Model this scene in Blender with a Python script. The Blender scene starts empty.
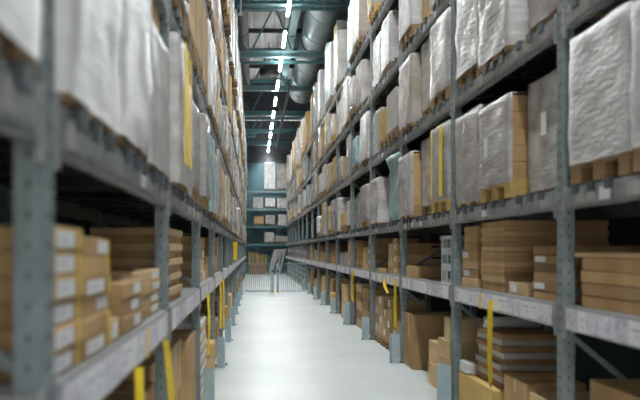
import bpy, bmesh, math, random
from mathutils import Vector, Matrix, noise

C = bpy.context.scene.collection
S = bpy.context.scene
R = random.Random(11)

# ------------------------------------------------------------------ camera, world, exposure
cd = bpy.data.cameras.new('camera')
cam = bpy.data.objects.new('camera', cd)
C.objects.link(cam)
cam.location = (0.0, 0.0, 1.5)
cam.rotation_euler = (math.radians(90), 0, 0)
cd.sensor_width = 36.0
cd.lens = 807.0 / 640.0 * 36.0
cd.shift_x = 66.0 / 640.0
cd.shift_y = 50.0 / 640.0
cd.clip_start = 0.05
cd.clip_end = 200
cd.dof.use_dof = True
cd.dof.focus_distance = 14.5
cd.dof.aperture_fstop = 1.7
S.camera = cam
w = bpy.data.worlds.new('world')
S.world = w
w.use_nodes = True
w.node_tree.nodes['Background'].inputs[0].default_value = (1.0, 0.975, 0.95, 1)
w.node_tree.nodes['Background'].inputs[1].default_value = 0.75
S.view_settings.view_transform = 'Standard'
S.view_settings.look = 'None'
S.view_settings.gamma = 1.0
S.view_settings.use_curve_mapping = False
S.view_settings.exposure = 1.42
LAMP = 125.0            # strength of the strip lights' tubes

# added fill: world light enters by a made-up opening behind the camera
pd = bpy.data.lights.new('dock_door_portal', 'AREA')
pd.shape = 'RECTANGLE'; pd.size = 4.9; pd.size_y = 5.6
pd.cycles.is_portal = True
po = bpy.data.objects.new('dock_door_portal', pd); C.objects.link(po)
po.location = (0.8, -4.0, 2.8); po.rotation_euler = (math.radians(90), 0, 0)

XR, XL = 1.96, -0.51    # aisle faces of the two racks
BAY = 2.8
YR, YL = 5.17, 2.01     # first upright in the frame
BASE, CLEAR = 1.15, 0.13
LEV = [1.90, 3.03, 4.13, 5.25]   # tops of the pallet beams
DEEP = 1.0
ORD = 'zeroth first second third fourth fifth sixth seventh eighth ninth tenth eleventh twelfth thirteenth fourteenth fifteenth sixteenth seventeenth eighteenth nineteenth twentieth'.split()
LEVN = ['lowest pallet level', 'second pallet level', 'third pallet level', 'top pallet level']

# ------------------------------------------------------------------ materials
def newmat(name):
    m = bpy.data.materials.new(name)
    m.use_nodes = True
    nt = m.node_tree
    return m, nt, nt.nodes['Principled BSDF']

def N(nt, typ, **kw):
    n = nt.nodes.new(typ)
    for k, v in kw.items():
        setattr(n, k, v)
    return n

def mat(name, c1, c2=None, rough=0.6, metal=0.0, scale=6.0, rnd=0.0, bump=0.0, bscale=40.0, stretch=(1, 1, 1), detail=4.0, spec=0.5):
    """two-tone noise material; rnd = how much each object differs in value"""
    m, nt, b = newmat(name)
    b.inputs['Roughness'].default_value = rough
    b.inputs['Metallic'].default_value = metal
    b.inputs['Specular IOR Level'].default_value = spec
    tc = N(nt, 'ShaderNodeTexCoord')
    mp = N(nt, 'ShaderNodeMapping')
    mp.inputs['Scale'].default_value = stretch
    nt.links.new(tc.outputs['Object'], mp.inputs[0])
    nz = N(nt, 'ShaderNodeTexNoise')
    nz.inputs['Scale'].default_value = scale
    nz.inputs['Detail'].default_value = detail
    nt.links.new(mp.outputs[0], nz.inputs['Vector'])
    cr = N(nt, 'ShaderNodeValToRGB')
    cr.color_ramp.elements[0].position = 0.35
    cr.color_ramp.elements[1].position = 0.65
    cr.color_ramp.elements[0].color = (*c1, 1)
    cr.color_ramp.elements[1].color = (*(c2 or c1), 1)
    nt.links.new(nz.outputs['Fac'], cr.inputs[0])
    out = cr.outputs[0]
    if rnd:
        oi = N(nt, 'ShaderNodeObjectInfo')
        mr = N(nt, 'ShaderNodeMapRange')
        mr.inputs['To Min'].default_value = 1 - rnd
        mr.inputs['To Max'].default_value = 1 + rnd
        nt.links.new(oi.outputs['Random'], mr.inputs[0])
        hs = N(nt, 'ShaderNodeHueSaturation')
        nt.links.new(mr.outputs[0], hs.inputs['Value'])
        nt.links.new(out, hs.inputs['Color'])
        out = hs.outputs[0]
    nt.links.new(out, b.inputs['Base Color'])
    if bump:
        n2 = N(nt, 'ShaderNodeTexNoise')
        n2.inputs['Scale'].default_value = bscale
        n2.inputs['Detail'].default_value = 6
        nt.links.new(mp.outputs[0], n2.inputs['Vector'])
        bp = N(nt, 'ShaderNodeBump')
        bp.inputs['Strength'].default_value = bump
        bp.inputs['Distance'].default_value = 0.02
        nt.links.new(n2.outputs['Fac'], bp.inputs['Height'])
        nt.links.new(bp.outputs[0], b.inputs['Normal'])
    return m

def film_mat(name, c1, c2, cover, rough=0.28):
    """milky stretch film: part opaque and wrinkled, part clear"""
    m = mat(name, c1, c2, rough=rough, scale=2.2, rnd=0.22, bump=0.6, bscale=9.0, stretch=(1, 1, 3.0))
    nt = m.node_tree
    b = nt.nodes['Principled BSDF']
    tr = N(nt, 'ShaderNodeBsdfTransparent')
    mx = N(nt, 'ShaderNodeMixShader')
    nz = N(nt, 'ShaderNodeTexNoise')
    nz.inputs['Scale'].default_value = 3.5
    nz.inputs['Detail'].default_value = 5
    tc = N(nt, 'ShaderNodeTexCoord')
    nt.links.new(tc.outputs['Object'], nz.inputs['Vector'])
    mr = N(nt, 'ShaderNodeMapRange')
    mr.inputs['From Min'].default_value = 0.3
    mr.inputs['From Max'].default_value = 0.7
    mr.inputs['To Min'].default_value = cover - 0.18
    mr.inputs['To Max'].default_value = min(1.0, cover + 0.18)
    nt.links.new(nz.outputs['Fac'], mr.inputs[0])
    nt.links.new(mr.outputs[0], mx.inputs[0])
    nt.links.new(tr.outputs[0], mx.inputs[1])
    nt.links.new(b.outputs[0], mx.inputs[2])
    nt.links.new(mx.outputs[0], nt.nodes['Material Output'].inputs['Surface'])
    return m

def emit_mat(name, c, s):
    m, nt, b = newmat(name)
    b.inputs['Base Color'].default_value = (0.8, 0.8, 0.8, 1)
    b.inputs['Emission Color'].default_value = (*c, 1)
    b.inputs['Emission Strength'].default_value = s
    return m

M = {}
M['steel'] = mat('rack_steel', (0.195, 0.24, 0.245), (0.26, 0.308, 0.312), rough=0.5, metal=0.1, scale=9)
M['galv'] = mat('galvanised_steel', (0.25, 0.26, 0.265), (0.36, 0.37, 0.375), rough=0.45, metal=0.2, scale=14)
M['dark_steel'] = mat('dark_steel', (0.035, 0.04, 0.043), (0.07, 0.075, 0.08), rough=0.5, metal=0.4)
M['hook'] = mat('hook_steel', (0.06, 0.075, 0.085), (0.12, 0.14, 0.15), rough=0.45, metal=0.4)
M['teal'] = mat('teal_paint', (0.07, 0.19, 0.21), (0.095, 0.235, 0.255), rough=0.5)
M['pale_teal'] = mat('pale_teal_paint', (0.21, 0.35, 0.37), (0.27, 0.42, 0.44), rough=0.5)
M['guard'] = mat('guard_paint', (0.36, 0.47, 0.52), (0.44, 0.55, 0.60), rough=0.5)
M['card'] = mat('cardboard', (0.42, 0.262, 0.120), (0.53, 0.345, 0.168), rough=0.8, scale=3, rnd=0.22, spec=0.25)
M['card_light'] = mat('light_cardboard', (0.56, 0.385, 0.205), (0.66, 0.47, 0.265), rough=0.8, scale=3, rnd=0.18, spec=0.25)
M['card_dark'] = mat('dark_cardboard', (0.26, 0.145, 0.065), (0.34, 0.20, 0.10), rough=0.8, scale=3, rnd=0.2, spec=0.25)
M['card_yellow'] = mat('mustard_board', (0.52, 0.34, 0.09), (0.62, 0.43, 0.14), rough=0.7, scale=3, rnd=0.15)
M['grey_box'] = mat('grey_carton', (0.40, 0.375, 0.36), (0.48, 0.455, 0.44), rough=0.6, scale=2, rnd=0.15)
M['tape'] = mat('clear_tape', (0.50, 0.37, 0.22), rough=0.35)
M['ytape'] = mat('yellow_tape', (0.75, 0.50, 0.05), (0.8, 0.56, 0.09), rough=0.45)
M['yellow'] = mat('yellow_strap', (0.86, 0.60, 0.02), (0.92, 0.68, 0.05), rough=0.5)
M['white'] = mat('white_paper', (0.76, 0.76, 0.78), (0.84, 0.84, 0.85), rough=0.6, scale=20)
M['lilac'] = mat('printed_paper', (0.58, 0.53, 0.62), (0.82, 0.80, 0.85), rough=0.6, scale=28)
M['greyprint'] = mat('grey_paper', (0.45, 0.42, 0.48), (0.70, 0.68, 0.72), rough=0.6, scale=34)
M['ink'] = mat('dark_print', (0.03, 0.028, 0.026), rough=0.7)
M['whiteplastic'] = mat('white_plastic', (0.66, 0.68, 0.69), (0.74, 0.76, 0.77), rough=0.4)
M['wood'] = mat('pallet_wood', (0.27, 0.165, 0.075), (0.38, 0.245, 0.12), rough=0.75, scale=5, stretch=(1, 6, 6), rnd=0.2)
M['orangewood'] = mat('orange_pallet_wood', (0.52, 0.33, 0.10), (0.64, 0.43, 0.16), rough=0.7, scale=5, stretch=(1, 6, 6), rnd=0.12)
M['film'] = film_mat('stretch_film', (0.56, 0.535, 0.53), (0.76, 0.745, 0.74), 0.72, rough=0.22)
M['film_white'] = film_mat('white_stretch_film', (0.64, 0.63, 0.628), (0.77, 0.762, 0.758), 0.92)
M['film_thin'] = film_mat('thin_stretch_film', (0.55, 0.53, 0.52), (0.72, 0.70, 0.68), 0.55)
M['film_cyan'] = film_mat('cyan_stretch_film', (0.30, 0.52, 0.55), (0.46, 0.68, 0.70), 0.92)
M['duct'] = mat('duct_metal', (0.27, 0.33, 0.345), (0.37, 0.43, 0.44), rough=0.5, metal=0.6, scale=1.2)
M['dark_duct'] = mat('dark_duct_metal', (0.075, 0.065, 0.07), (0.10, 0.09, 0.095), rough=0.5)
M['black'] = mat('black_plastic', (0.015, 0.015, 0.016), rough=0.5)
M['whitepaint'] = mat('white_paint', (0.70, 0.72, 0.72), rough=0.4)
M['orange'] = mat('orange_rubber', (0.75, 0.42, 0.12), rough=0.6)
M['tube'] = emit_mat('lamp_tube', (0.96, 1.0, 1.0), LAMP)
M['uplight'] = emit_mat('uplight_tube', (0.96, 1.0, 1.0), LAMP * .32)  # added glow on the fixture tops, made up to brighten the roof
M['bin'] = mat('grey_bin', (0.06, 0.055, 0.05), (0.13, 0.12, 0.11), rough=0.5, scale=8, rnd=0.4)
M['pinkboard'] = mat('pale_panel', (0.46, 0.43, 0.43), (0.55, 0.52, 0.52), rough=0.6, scale=2, rnd=0.12)

# floor: pale sealed concrete with faint stains
def floor_mat():
    m = mat('sealed_concrete', (0.55, 0.59, 0.59), (0.62, 0.655, 0.655), rough=0.3, scale=0.55, detail=8, spec=0.45)
    nt = m.node_tree
    b = nt.nodes['Principled BSDF']
    tc = N(nt, 'ShaderNodeTexCoord')
    n2 = N(nt, 'ShaderNodeTexNoise')
    n2.inputs['Scale'].default_value = 1.7
    n2.inputs['Detail'].default_value = 8
    nt.links.new(tc.outputs['Object'], n2.inputs['Vector'])
    mr = N(nt, 'ShaderNodeMapRange')
    mr.inputs['From Min'].default_value = 0.35
    mr.inputs['From Max'].default_value = 0.7
    mr.inputs['To Min'].default_value = 0.33
    mr.inputs['To Max'].default_value = 0.45
    nt.links.new(n2.outputs['Fac'], mr.inputs[0])
    nt.links.new(mr.outputs[0], b.inputs['Roughness'])
    return m
M['floor'] = floor_mat()
M['deck'] = mat('roof_deck', (0.62, 0.60, 0.59), (0.70, 0.68, 0.67), rough=0.6, scale=0.7)
M['darkwall'] = mat('charcoal_cladding', (0.05, 0.055, 0.06), (0.075, 0.08, 0.085), rough=0.7, scale=2)
M['tealwall'] = mat('teal_cladding', (0.10, 0.20, 0.23), (0.13, 0.24, 0.27), rough=0.6, scale=2)
M['sidewall'] = mat('side_cladding', (0.05, 0.10, 0.115), (0.065, 0.125, 0.14), rough=0.7, scale=2)
M['palewall'] = mat('pale_cladding', (0.5, 0.52, 0.52), (0.55, 0.57, 0.57), rough=0.7, scale=2)

# ------------------------------------------------------------------ mesh builder
class MB:
    def __init__(self):
        self.v, self.f, self.mi, self.sm = [], [], [], False

    def box(self, x0, x1, y0, y1, z0, z1, mi=0, rot=None):
        if x0 > x1: x0, x1 = x1, x0
        if y0 > y1: y0, y1 = y1, y0
        if z0 > z1: z0, z1 = z1, z0
        b = len(self.v)
        p = [(x0, y0, z0), (x1, y0, z0), (x1, y1, z0), (x0, y1, z0), (x0, y0, z1), (x1, y0, z1), (x1, y1, z1), (x0, y1, z1)]
        if rot:
            p = [tuple(rot @ Vector(q)) for q in p]
        self.v += p
        for q in ((0, 3, 2, 1), (4, 5, 6, 7), (0, 1, 5, 4), (1, 2, 6, 5), (2, 3, 7, 6), (3, 0, 4, 7)):
            self.f.append(tuple(b + i for i in q)); self.mi.append(mi)
        return self

    def bar(self, a, b, w, h, mi=0, up=(0, 0, 1)):
        """rectangular bar from a to b, w wide, h along up"""
        a, b = Vector(a), Vector(b)
        d = (b - a).normalized()
        s = d.cross(Vector(up))
        if s.length < 1e-4: s = d.cross(Vector((0, 1, 0)))
        s.normalize()
        u = s.cross(d)
        i = len(self.v)
        for p in (a, b):
            for q, r in ((-1, -1), (1, -1), (1, 1), (-1, 1)):
                self.v.append(tuple(p + s * (w / 2 * q) + u * (h / 2 * r)))
        for q in ((0, 1, 2, 3), (7, 6, 5, 4), (0, 4, 5, 1), (1, 5, 6, 2), (2, 6, 7, 3), (3, 7, 4, 0)):
            self.f.append(tuple(i + k for k in q)); self.mi.append(mi)
        return self

    def tube(self, pts, r, n=12, mi=0, caps=True):
        pts = [Vector(p) for p in pts]
        rings = []
        for i, p in enumerate(pts):
            d = (pts[min(i + 1, len(pts) - 1)] - pts[max(i - 1, 0)]).normalized()
            u = Vector((0, 0, 1)) if abs(d.z) < 0.9 else Vector((1, 0, 0))
            s = d.cross(u).normalized(); u = s.cross(d)
            rr = r[i] if isinstance(r, (list, tuple)) else r
            b = len(self.v)
            for k in range(n):
                t = 2 * math.pi * k / n
                self.v.append(tuple(p + s * (rr * math.cos(t)) + u * (rr * math.sin(t))))
            rings.append(b)
        for a, b in zip(rings, rings[1:]):
            for k in range(n):
                self.f.append((a + k, a + (k + 1) % n, b + (k + 1) % n, b + k)); self.mi.append(mi)
        if caps:
            self.f.append(tuple(rings[0] + k for k in range(n))[::-1]); self.mi.append(mi)
            self.f.append(tuple(rings[-1] + k for k in range(n))); self.mi.append(mi)
        return self

    def ribbon(self, pts, width, thick, mi=0):
        """strap: pts in space, widened along y, thickened along x"""
        i0 = len(self.v)
        for p in pts:
            x, y, z = p[:3]
            a = p[3] if len(p) > 3 else 0.0
            dx, dy = math.sin(a) * width / 2, math.cos(a) * width / 2
            nx, ny = math.cos(a) * thick / 2, -math.sin(a) * thick / 2
            self.v += [(x - dx - nx, y - dy - ny, z), (x + dx - nx, y + dy - ny, z), (x + dx + nx, y + dy + ny, z), (x - dx + nx, y - dy + ny, z)]
        n = len(pts)
        for k in range(n - 1):
            a, b = i0 + 4 * k, i0 + 4 * k + 4
            for e in range(4):
                self.f.append((a + e, a + (e + 1) % 4, b + (e + 1) % 4, b + e)); self.mi.append(mi)
        self.f.append((i0, i0 + 1, i0 + 2, i0 + 3)); self.mi.append(mi)
        e = i0 + 4 * (n - 1)
        self.f.append((e + 3, e + 2, e + 1, e)); self.mi.append(mi)
        return self

    def mesh(self, name, mats, bevel=0.0, smooth=False, seg=1):
        me = bpy.data.meshes.new(name)
        me.from_pydata(self.v, [], self.f)
        for m in mats: me.materials.append(m)
        me.polygons.foreach_set('material_index', self.mi)
        bm = bmesh.new(); bm.from_mesh(me)
        bmesh.ops.recalc_face_normals(bm, faces=bm.faces)
        if bevel:
            bmesh.ops.bevel(bm, geom=list(bm.edges), offset=bevel, segments=seg, affect='EDGES', profile=0.7)
        if smooth:
            for f in bm.faces: f.smooth = True
        bm.to_mesh(me); bm.free()
        return me

def link(name, me, parent=None, loc=(0, 0, 0), scale=None, rotz=0.0):
    o = bpy.data.objects.new(name, me)
    C.objects.link(o)
    if parent is not None: o.parent = parent
    o.location = loc
    if scale: o.scale = scale
    if rotz: o.rotation_euler = (0, 0, rotz)
    return o

LABELS = {}
def tag(o, label, cat, group=None, kind=None):
    o['label'] = label; o['category'] = cat
    if group: o['group'] = group
    if kind: o['kind'] = kind
    LABELS.setdefault(label, []).append(o.name)
    return o

def thing(name, label, cat, loc, group=None, rotz=0.0):
    o = bpy.data.objects.new(name, None); C.objects.link(o)
    o.empty_display_size = 0.2
    o.location = loc; o.rotation_euler = (0, 0, rotz)
    return tag(o, label, cat, group)

def struct(name, me, loc=(0, 0, 0)):
    o = link(name, me, None, loc); o['kind'] = 'structure'
    return o

# ------------------------------------------------------------------ setting
Y0, Y1 = -4.0, 53.0
XA, XB = -1.95, 3.55
ZC = 10.0
struct('floor', MB().box(XA - .2, XB + .2, Y0 - .2, Y1 + .2, -0.2, 0).mesh('floor', [M['floor']]))
struct('wall_left', MB().box(XA - .15, XA, Y0, Y1, 0, ZC).mesh('wall_left', [M['sidewall']]))
struct('wall_right', MB().box(XB, XB + .15, Y0, Y1, 0, ZC).mesh('wall_right', [M['sidewall']]))
struct('wall_rear', MB().box(XA, XB, Y0 - .15, Y0, 5.6, ZC).box(XA, XA + .3, Y0 - .15, Y0, 0, 5.6).box(XB - .3, XB, Y0 - .15, Y0, 0, 5.6).mesh('wall_rear', [M['palewall']]))  # opening added to let the fill light in from behind
mb = MB()
mb.box(XA, XB, Y1, Y1 + .15, 0, 7.2)
struct('wall_far', mb.mesh('wall_far', [M['tealwall']]))
struct('wall_far_upper', MB().box(XA, XB, Y1, Y1 + .15, 7.2, ZC).mesh('wall_far_upper', [M['darkwall']]))
# corrugated roof deck: ribs run along the aisle, one mesh
mb = MB()
x = XA
prof = []
while x < XB:
    prof += [(x, ZC), (x + .16, ZC), (x + .19, ZC + .09), (x + .31, ZC + .09)]
    x += .34
prof.append((XB, ZC))
b0 = len(mb.v)
for px, pz in prof: mb.v += [(px, Y0, pz), (px, Y1, pz), (px, Y1, ZC + .3), (px, Y0, ZC + .3)]
for i in range(len(prof) - 1):
    a, b = 4 * i, 4 * i + 4
    mb.f += [(a, a + 1, b + 1, b), (a + 2, a + 3, b + 3, b + 2)]; mb.mi += [0, 0]
struct('ceiling', mb.mesh('ceiling', [M['deck']]))
# added dark sheet under the deck, stands in for the dark far roof
struct('trim_1', MB().box(XA, XB, 41.0, 41.06, 8.55, ZC).mesh('smoke_curtain', [M['darkwall']]))

# roof trusses
for i, (yy, pos) in enumerate(zip((16.8, 22.5, 28.1, 34.0, 40.2, 46.2, 51.6), range(7))):
    t = thing('roof_truss', 'teal steel roof truss spanning the aisle, %s from the camera' % (ORD[i] if i else 'first, overhead,'), 'roof truss', (0, yy, 8.2), 'teal roof trusses')
    zb, zt = 0.0, 1.72
    link('bottom_chord', MB().box(XA, XB, -.11, .11, zb, zb + .03).box(XA, XB, -.012, .012, zb + .028, zb + .20).box(XA, XB, -.11, .11, zb + .19, zb + .22).mesh('bottom_chord', [M['pale_teal'] if i in (2, 3) else M['teal']]), t)
    link('top_chord', MB().box(XA, XB, -.07, .07, zt - .1, zt + .06).mesh('top_chord', [M['teal']]), t)
    for a, b in ((-1.9, -1.2), (-1.0, -.25), (0.62, -.1), (.78, 1.35), (3.5, 3.05)):
        link('diagonal', MB().bar((a, 0, zt - .09), (b, 0, zb + .21), .06, .07, up=(0, 1, 0)).mesh('diagonal', [M['teal']]), t)
    if i == 2:
        link('lower_flange', MB().box(XA, XB, .25, .37, -.14, -.06).mesh('lower_flange', [M['teal']]), t)
        link('hanger', MB().box(-1.0, -.95, .2, .35, -.07, .02).mesh('hanger', [M['teal']]), t)
# purlins between trusses
for i, yy in enumerate((19.6, 25.3, 31.0, 37.0, 43.2, 48.9)):
    o = link('roof_purlin', MB().box(XA, XB, -.05, .05, -.16, 0).mesh('roof_purlin', [M['dark_steel']]), None, (0, yy, ZC))
    tag(o, 'dark purlin under the roof deck, %s between the trusses counted from the camera' % ORD[i + 1], 'purlin', 'dark roof purlins')

# round silver duct with bands
t = thing('air_duct', 'large round silver air duct running along above the right rack', 'air duct', (2.28, 38.2, 9.0))
pts = [(0, -41.5, 0), (0, -0.25, 0), (0, 0, 0)]
link('duct_pipe', MB().tube(pts, [.62, .62, .56], 40).mesh('duct_pipe', [M['duct']], smooth=True), t)
y = -1.6
while y > -30:
    link('duct_band', MB().tube([(0, y - .025, 0), (0, y + .025, 0)], .64, 40).mesh('duct_band', [M['duct']]), t)
    y -= 2.4
for yy in (-4.0, -9.8, -15.5):
    link('hanger_ring', MB().tube([(0, yy - .015, 0), (0, yy + .015, 0)], .66, 40).tube([(-.45, yy, .48), (-.45, yy, 1.0)], .01, 6).tube([(.45, yy, .48), (.45, yy, 1.0)], .01, 6).mesh('hanger_ring', [M['dark_steel']]), t)
t = thing('air_duct', 'narrow teal rectangular duct beside the large silver duct', 'air duct', (1.35, 38.0, 9.3))
link('duct_pipe', MB().box(-.14, .14, -40, 0, -.16, .16).mesh('duct_pipe', [M['pale_teal']], bevel=.02), t)
for k in range(8):
    link('duct_band', MB().box(-.16, .16, -2 - 3.6 * k, -1.94 - 3.6 * k, -.18, .18).mesh('duct_band', [M['teal']]), t)
t = thing('air_duct', 'dark round duct above the left rack', 'air duct', (-0.42, 36.0, 8.9))
link('duct_pipe', MB().tube([(0, -39, 0), (0, 0, 0)], .24, 28).mesh('duct_pipe', [M['dark_duct']], smooth=True), t)
for k in range(6):
    link('duct_band', MB().tube([(0, -1 - 4 * k, 0), (0, -.94 - 4 * k, 0)], .255, 28).mesh('duct_band', [M['dark_duct']]), t)

# strip lights
hous = MB().box(-.05, .05, 0, 1.8, .03, .08).mesh('housing', [M['whitepaint']])
diff = MB().box(-.035, .035, .02, 1.78, .008, .034).mesh('diffuser', [M['tube']])
baf = MB().box(-.0476, -.0396, 0, 1.8, -.045, .031).mesh('added_baffle', [M['dark_steel']])  # added side plates, shaped to cut lamp light on the top loads
upl = MB().box(-.04, .04, .5, 1.35, .079, .086).mesh('uplight_lens', [M['uplight']])  # added glowing strip that lights the deck from below
rod = MB().tube([(0, 0, .075), (0, 0, 2.18)], .008, 6).mesh('hanger_rod', [M['dark_steel']])
k = -7
idx = 0
while 20.2 + 3.4 * k < 51:
    yy = 20.2 + 3.4 * k
    idx += 1
    t = thing('strip_light', 'white strip light in the row over the aisle, %s from the camera end' % ORD[idx], 'ceiling light', (0.91, yy, 7.86), 'strip lights over the aisle')
    h_ = link('housing', hous, t); link('diffuser', diff, t)
    link('added_baffle', baf, h_); link('added_baffle', baf, h_, (.0872, 0, 0)); link('uplight_lens', upl, t)
    link('hanger_rod', rod, t, (0, .25, 0)); link('hanger_rod', rod, t, (0, 1.55, 0))
    k += 1
t = thing('cable_tray', 'grey cable tray beside the row of strip lights', 'cable tray', (1.42, 0, 8.02))
link('tray_base', MB().box(-.04, .04, 32, 51.5, 0, .012).mesh('tray_base', [M['dark_steel']]), t)
for s in (-1, 1):
    link('tray_side', MB().box(s * .04, s * .05, 32, 51.5, 0, .06).mesh('tray_side', [M['steel']]), t)
for yy in (34.0, 40.2, 46.2, 51.4):
    link('tray_hanger', MB().box(-.01, .01, yy - .01, yy + .01, .01, .19).mesh('tray_hanger', [M['galv']]), t)

# sprinkler pipe with elbow and drop
t = thing('sprinkler_pipe', 'pale teal sprinkler pipe crossing above the aisle with an elbow down on the left', 'pipe', (0, 21.45, 8.0))
el = [(3.4, 0, 0), (-.3, 0, 0), (-.40, 0, -.02), (-.46, 0, -.08), (-.48, 0, -.18), (-.48, 0, -1.1)]
link('pipe_run', MB().tube(el, .05, 12).mesh('pipe_run', [M['pale_teal']], smooth=True), t)
for xx in (-.2, 1.9):
    link('pipe_clamp', MB().tube([(xx - .02, 0, 0), (xx + .02, 0, 0)], .065, 12).box(xx - .012, xx + .012, -.012, .6, .04, .06).box(xx - .012, xx + .012, .58, .6, .04, .24).mesh('pipe_clamp', [M['galv']]), t)
t = thing('sprinkler_drop', 'white sprinkler drop hanging under the dark duct', 'sprinkler', (-.31, 19.0, 7.05))
link('drop_pipe', MB().tube([(0, 0, .05), (0, 0, 1.605)], .02, 8).mesh('drop_pipe', [M['whitepaint']]), t)
link('sprinkler_head', MB().tube([(0, 0, -.02), (0, 0, .0), (0, 0, .05), (0, 0, .07)], [.06, .07, .03, .025], 12).mesh('sprinkler_head', [M['whitepaint']]), t)
t = thing('ceiling_fan', 'dark round ceiling fan beside the row of strip lights', 'fan', (.62, 33.0, 8.75))
link('fan_housing', MB().tube([(0, 0, -.1), (0, 0, -.08), (0, 0, .16), (0, 0, .2)], [.36, .40, .40, .3], 28).mesh('fan_housing', [M['black']], smooth=True), t)
link('fan_rod', MB().tube([(0, 0, .19), (0, 0, 1.26)], .02, 8).mesh('fan_rod', [M['dark_steel']]), t)
t = thing('wall_box', 'small teal box on the dark far wall', 'box', (-.2, 52.9, 9.1))
link('box_body', MB().box(-.28, .28, -.15, .1, -.22, .22).mesh('box_body', [M['pale_teal']], bevel=.02), t)
link('box_face', MB().box(-.22, .22, -.165, -.148, -.16, .16).mesh('box_face', [M['teal']]), t)

# ------------------------------------------------------------------ pallet racks
def upright_mesh(s, holes, h=6.65):
    mb = MB()
    # C-section: aisle face, two flanges; s = +1 rack extends to +x
    mb.box(0, s * .012, -.05, .05, 0, h)
    mb.box(s * .01, s * .075, -.05, -.038, 0, h)
    mb.box(s * .01, s * .075, .038, .05, 0, h)
    if holes:
        z = .3
        while z < 4.0:
            for yy in (-.022, .022):
                mb.box(-s * .0015, s * .002, yy - .005, yy + .005, z, z + .02, 1)
            mb.box(s * .035, s * .043, -.0515, -.049, z, z + .02, 1)
            z += .075
    return mb.mesh('upright', [M['steel'], M['dark_steel']])

def rear_upright_mesh(s, h=6.65):
    return MB().box(s * .925, s * 1.0, -.05, .05, 0, h).mesh('rear_upright', [M['steel']])

def beam_mesh(s, x, z, h, plain=False):
    mb = MB()
    mb.box(s * x, s * (x + .05), .052, BAY - .054, z - h, z)
    if not plain:
        mb.box(s * (x - .004), s * x, .052, BAY - .054, z - h * .30, z - h * .2)     # pressed ledge
        for y in (.052, BAY - .094):
            mb.box(s * (x - .006), s * (x + .01), y, y + .04, z - h - .05, z + .012)  # end connector
    return mb.mesh('beam', [M['galv'] if plain is False else M['steel']])

MESH = {}
def cached(key, fn):
    if key not in MESH: MESH[key] = fn()
    return MESH[key]

def label_strip_mesh(s, seed):
    r = random.Random(seed)
    mb = MB()
    z0, z1 = BASE - .145, BASE - .012
    mb.box(-s * .010, -s * .0055, .12, BAY - .12, z0, z1, 2)
    y = .13
    while y < BAY - .3:
        wd = r.choice((.12, .16, .2, .24))
        mi = r.choice((0, 0, 0, 1, 1, 2))
        a = z0 + r.uniform(.0, .02)
        mb.box(-s * .0115, -s * .0098, y, y + wd, a, z1 - r.uniform(0, .012), mi)
        if mi == 0 and r.random() < .8:
            mb.box(-s * .0122, -s * .0114, y + .02, y + wd * .55, a + .025, a + .055, 1)
            mb.box(-s * .0122, -s * .0114, y + .02, y + wd - .03, a + .07, a + .085, 2)
        y += wd + r.choice((.004, .004, .012, .03))
    if r.random() < .5:
        y = r.uniform(.5, 2.2)
        mb.box(-s * .0135, -s * .012, y, y + .06, z0 - .01, z1, 3)
    return mb.mesh('label_strip', [M['white'], M['lilac'], M['greyprint'], M['yellow']])

def plate_strip_mesh(s, z, seed):
    r = random.Random(seed)
    mb = MB()
    mb.box(-s * .0055, -s * .0038, .14, BAY - .14, z - .112, z - .045, 0)
    y = .2
    while y < BAY - .35:
        wd = r.choice((.1, .14, .2))
        mb.box(-s * .0075, -s * .005, y, y + wd, z - .105, z - .03, r.choice((0, 1, 1, 2)))
        y += wd + r.choice((.06, .12, .2))
    return mb.mesh('location_label', [M['galv'], M['grey_box'], M['white']])

def support_mesh(s, z):
    mb = MB()
    # crossbar laid over both beams with a hook bent down over the front
    mb.box(-s * .012, s * 1.0, -.025, .025, z, z + .012)
    mb.box(-s * .030, -s * .010, -.035, .035, z - .05, z + .011)
    return mb.mesh('pallet_support', [M['hook']])

def mesh_deck(s, z):
    mb = MB()
    mb.box(s * .06, s * .10, .06, BAY - .06, z - .03, z - .012)
    for k in range(7):
        xx = .13 + k * .115
        mb.box(s * xx, s * (xx + .085), .06, BAY - .06, z - .02, z - .012)
    for y in (.1, .9, 1.85, 2.7):
        mb.box(s * .07, s * .92, y - .015, y + .015, z - .034, z - .016)
    return mb.mesh('slat_deck', [M['dark_steel']])

def bay_words(side, k):
    return ('%s rack, %s bay' % ('left' if side < 0 else 'right', ORD[k + 2]))

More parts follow.
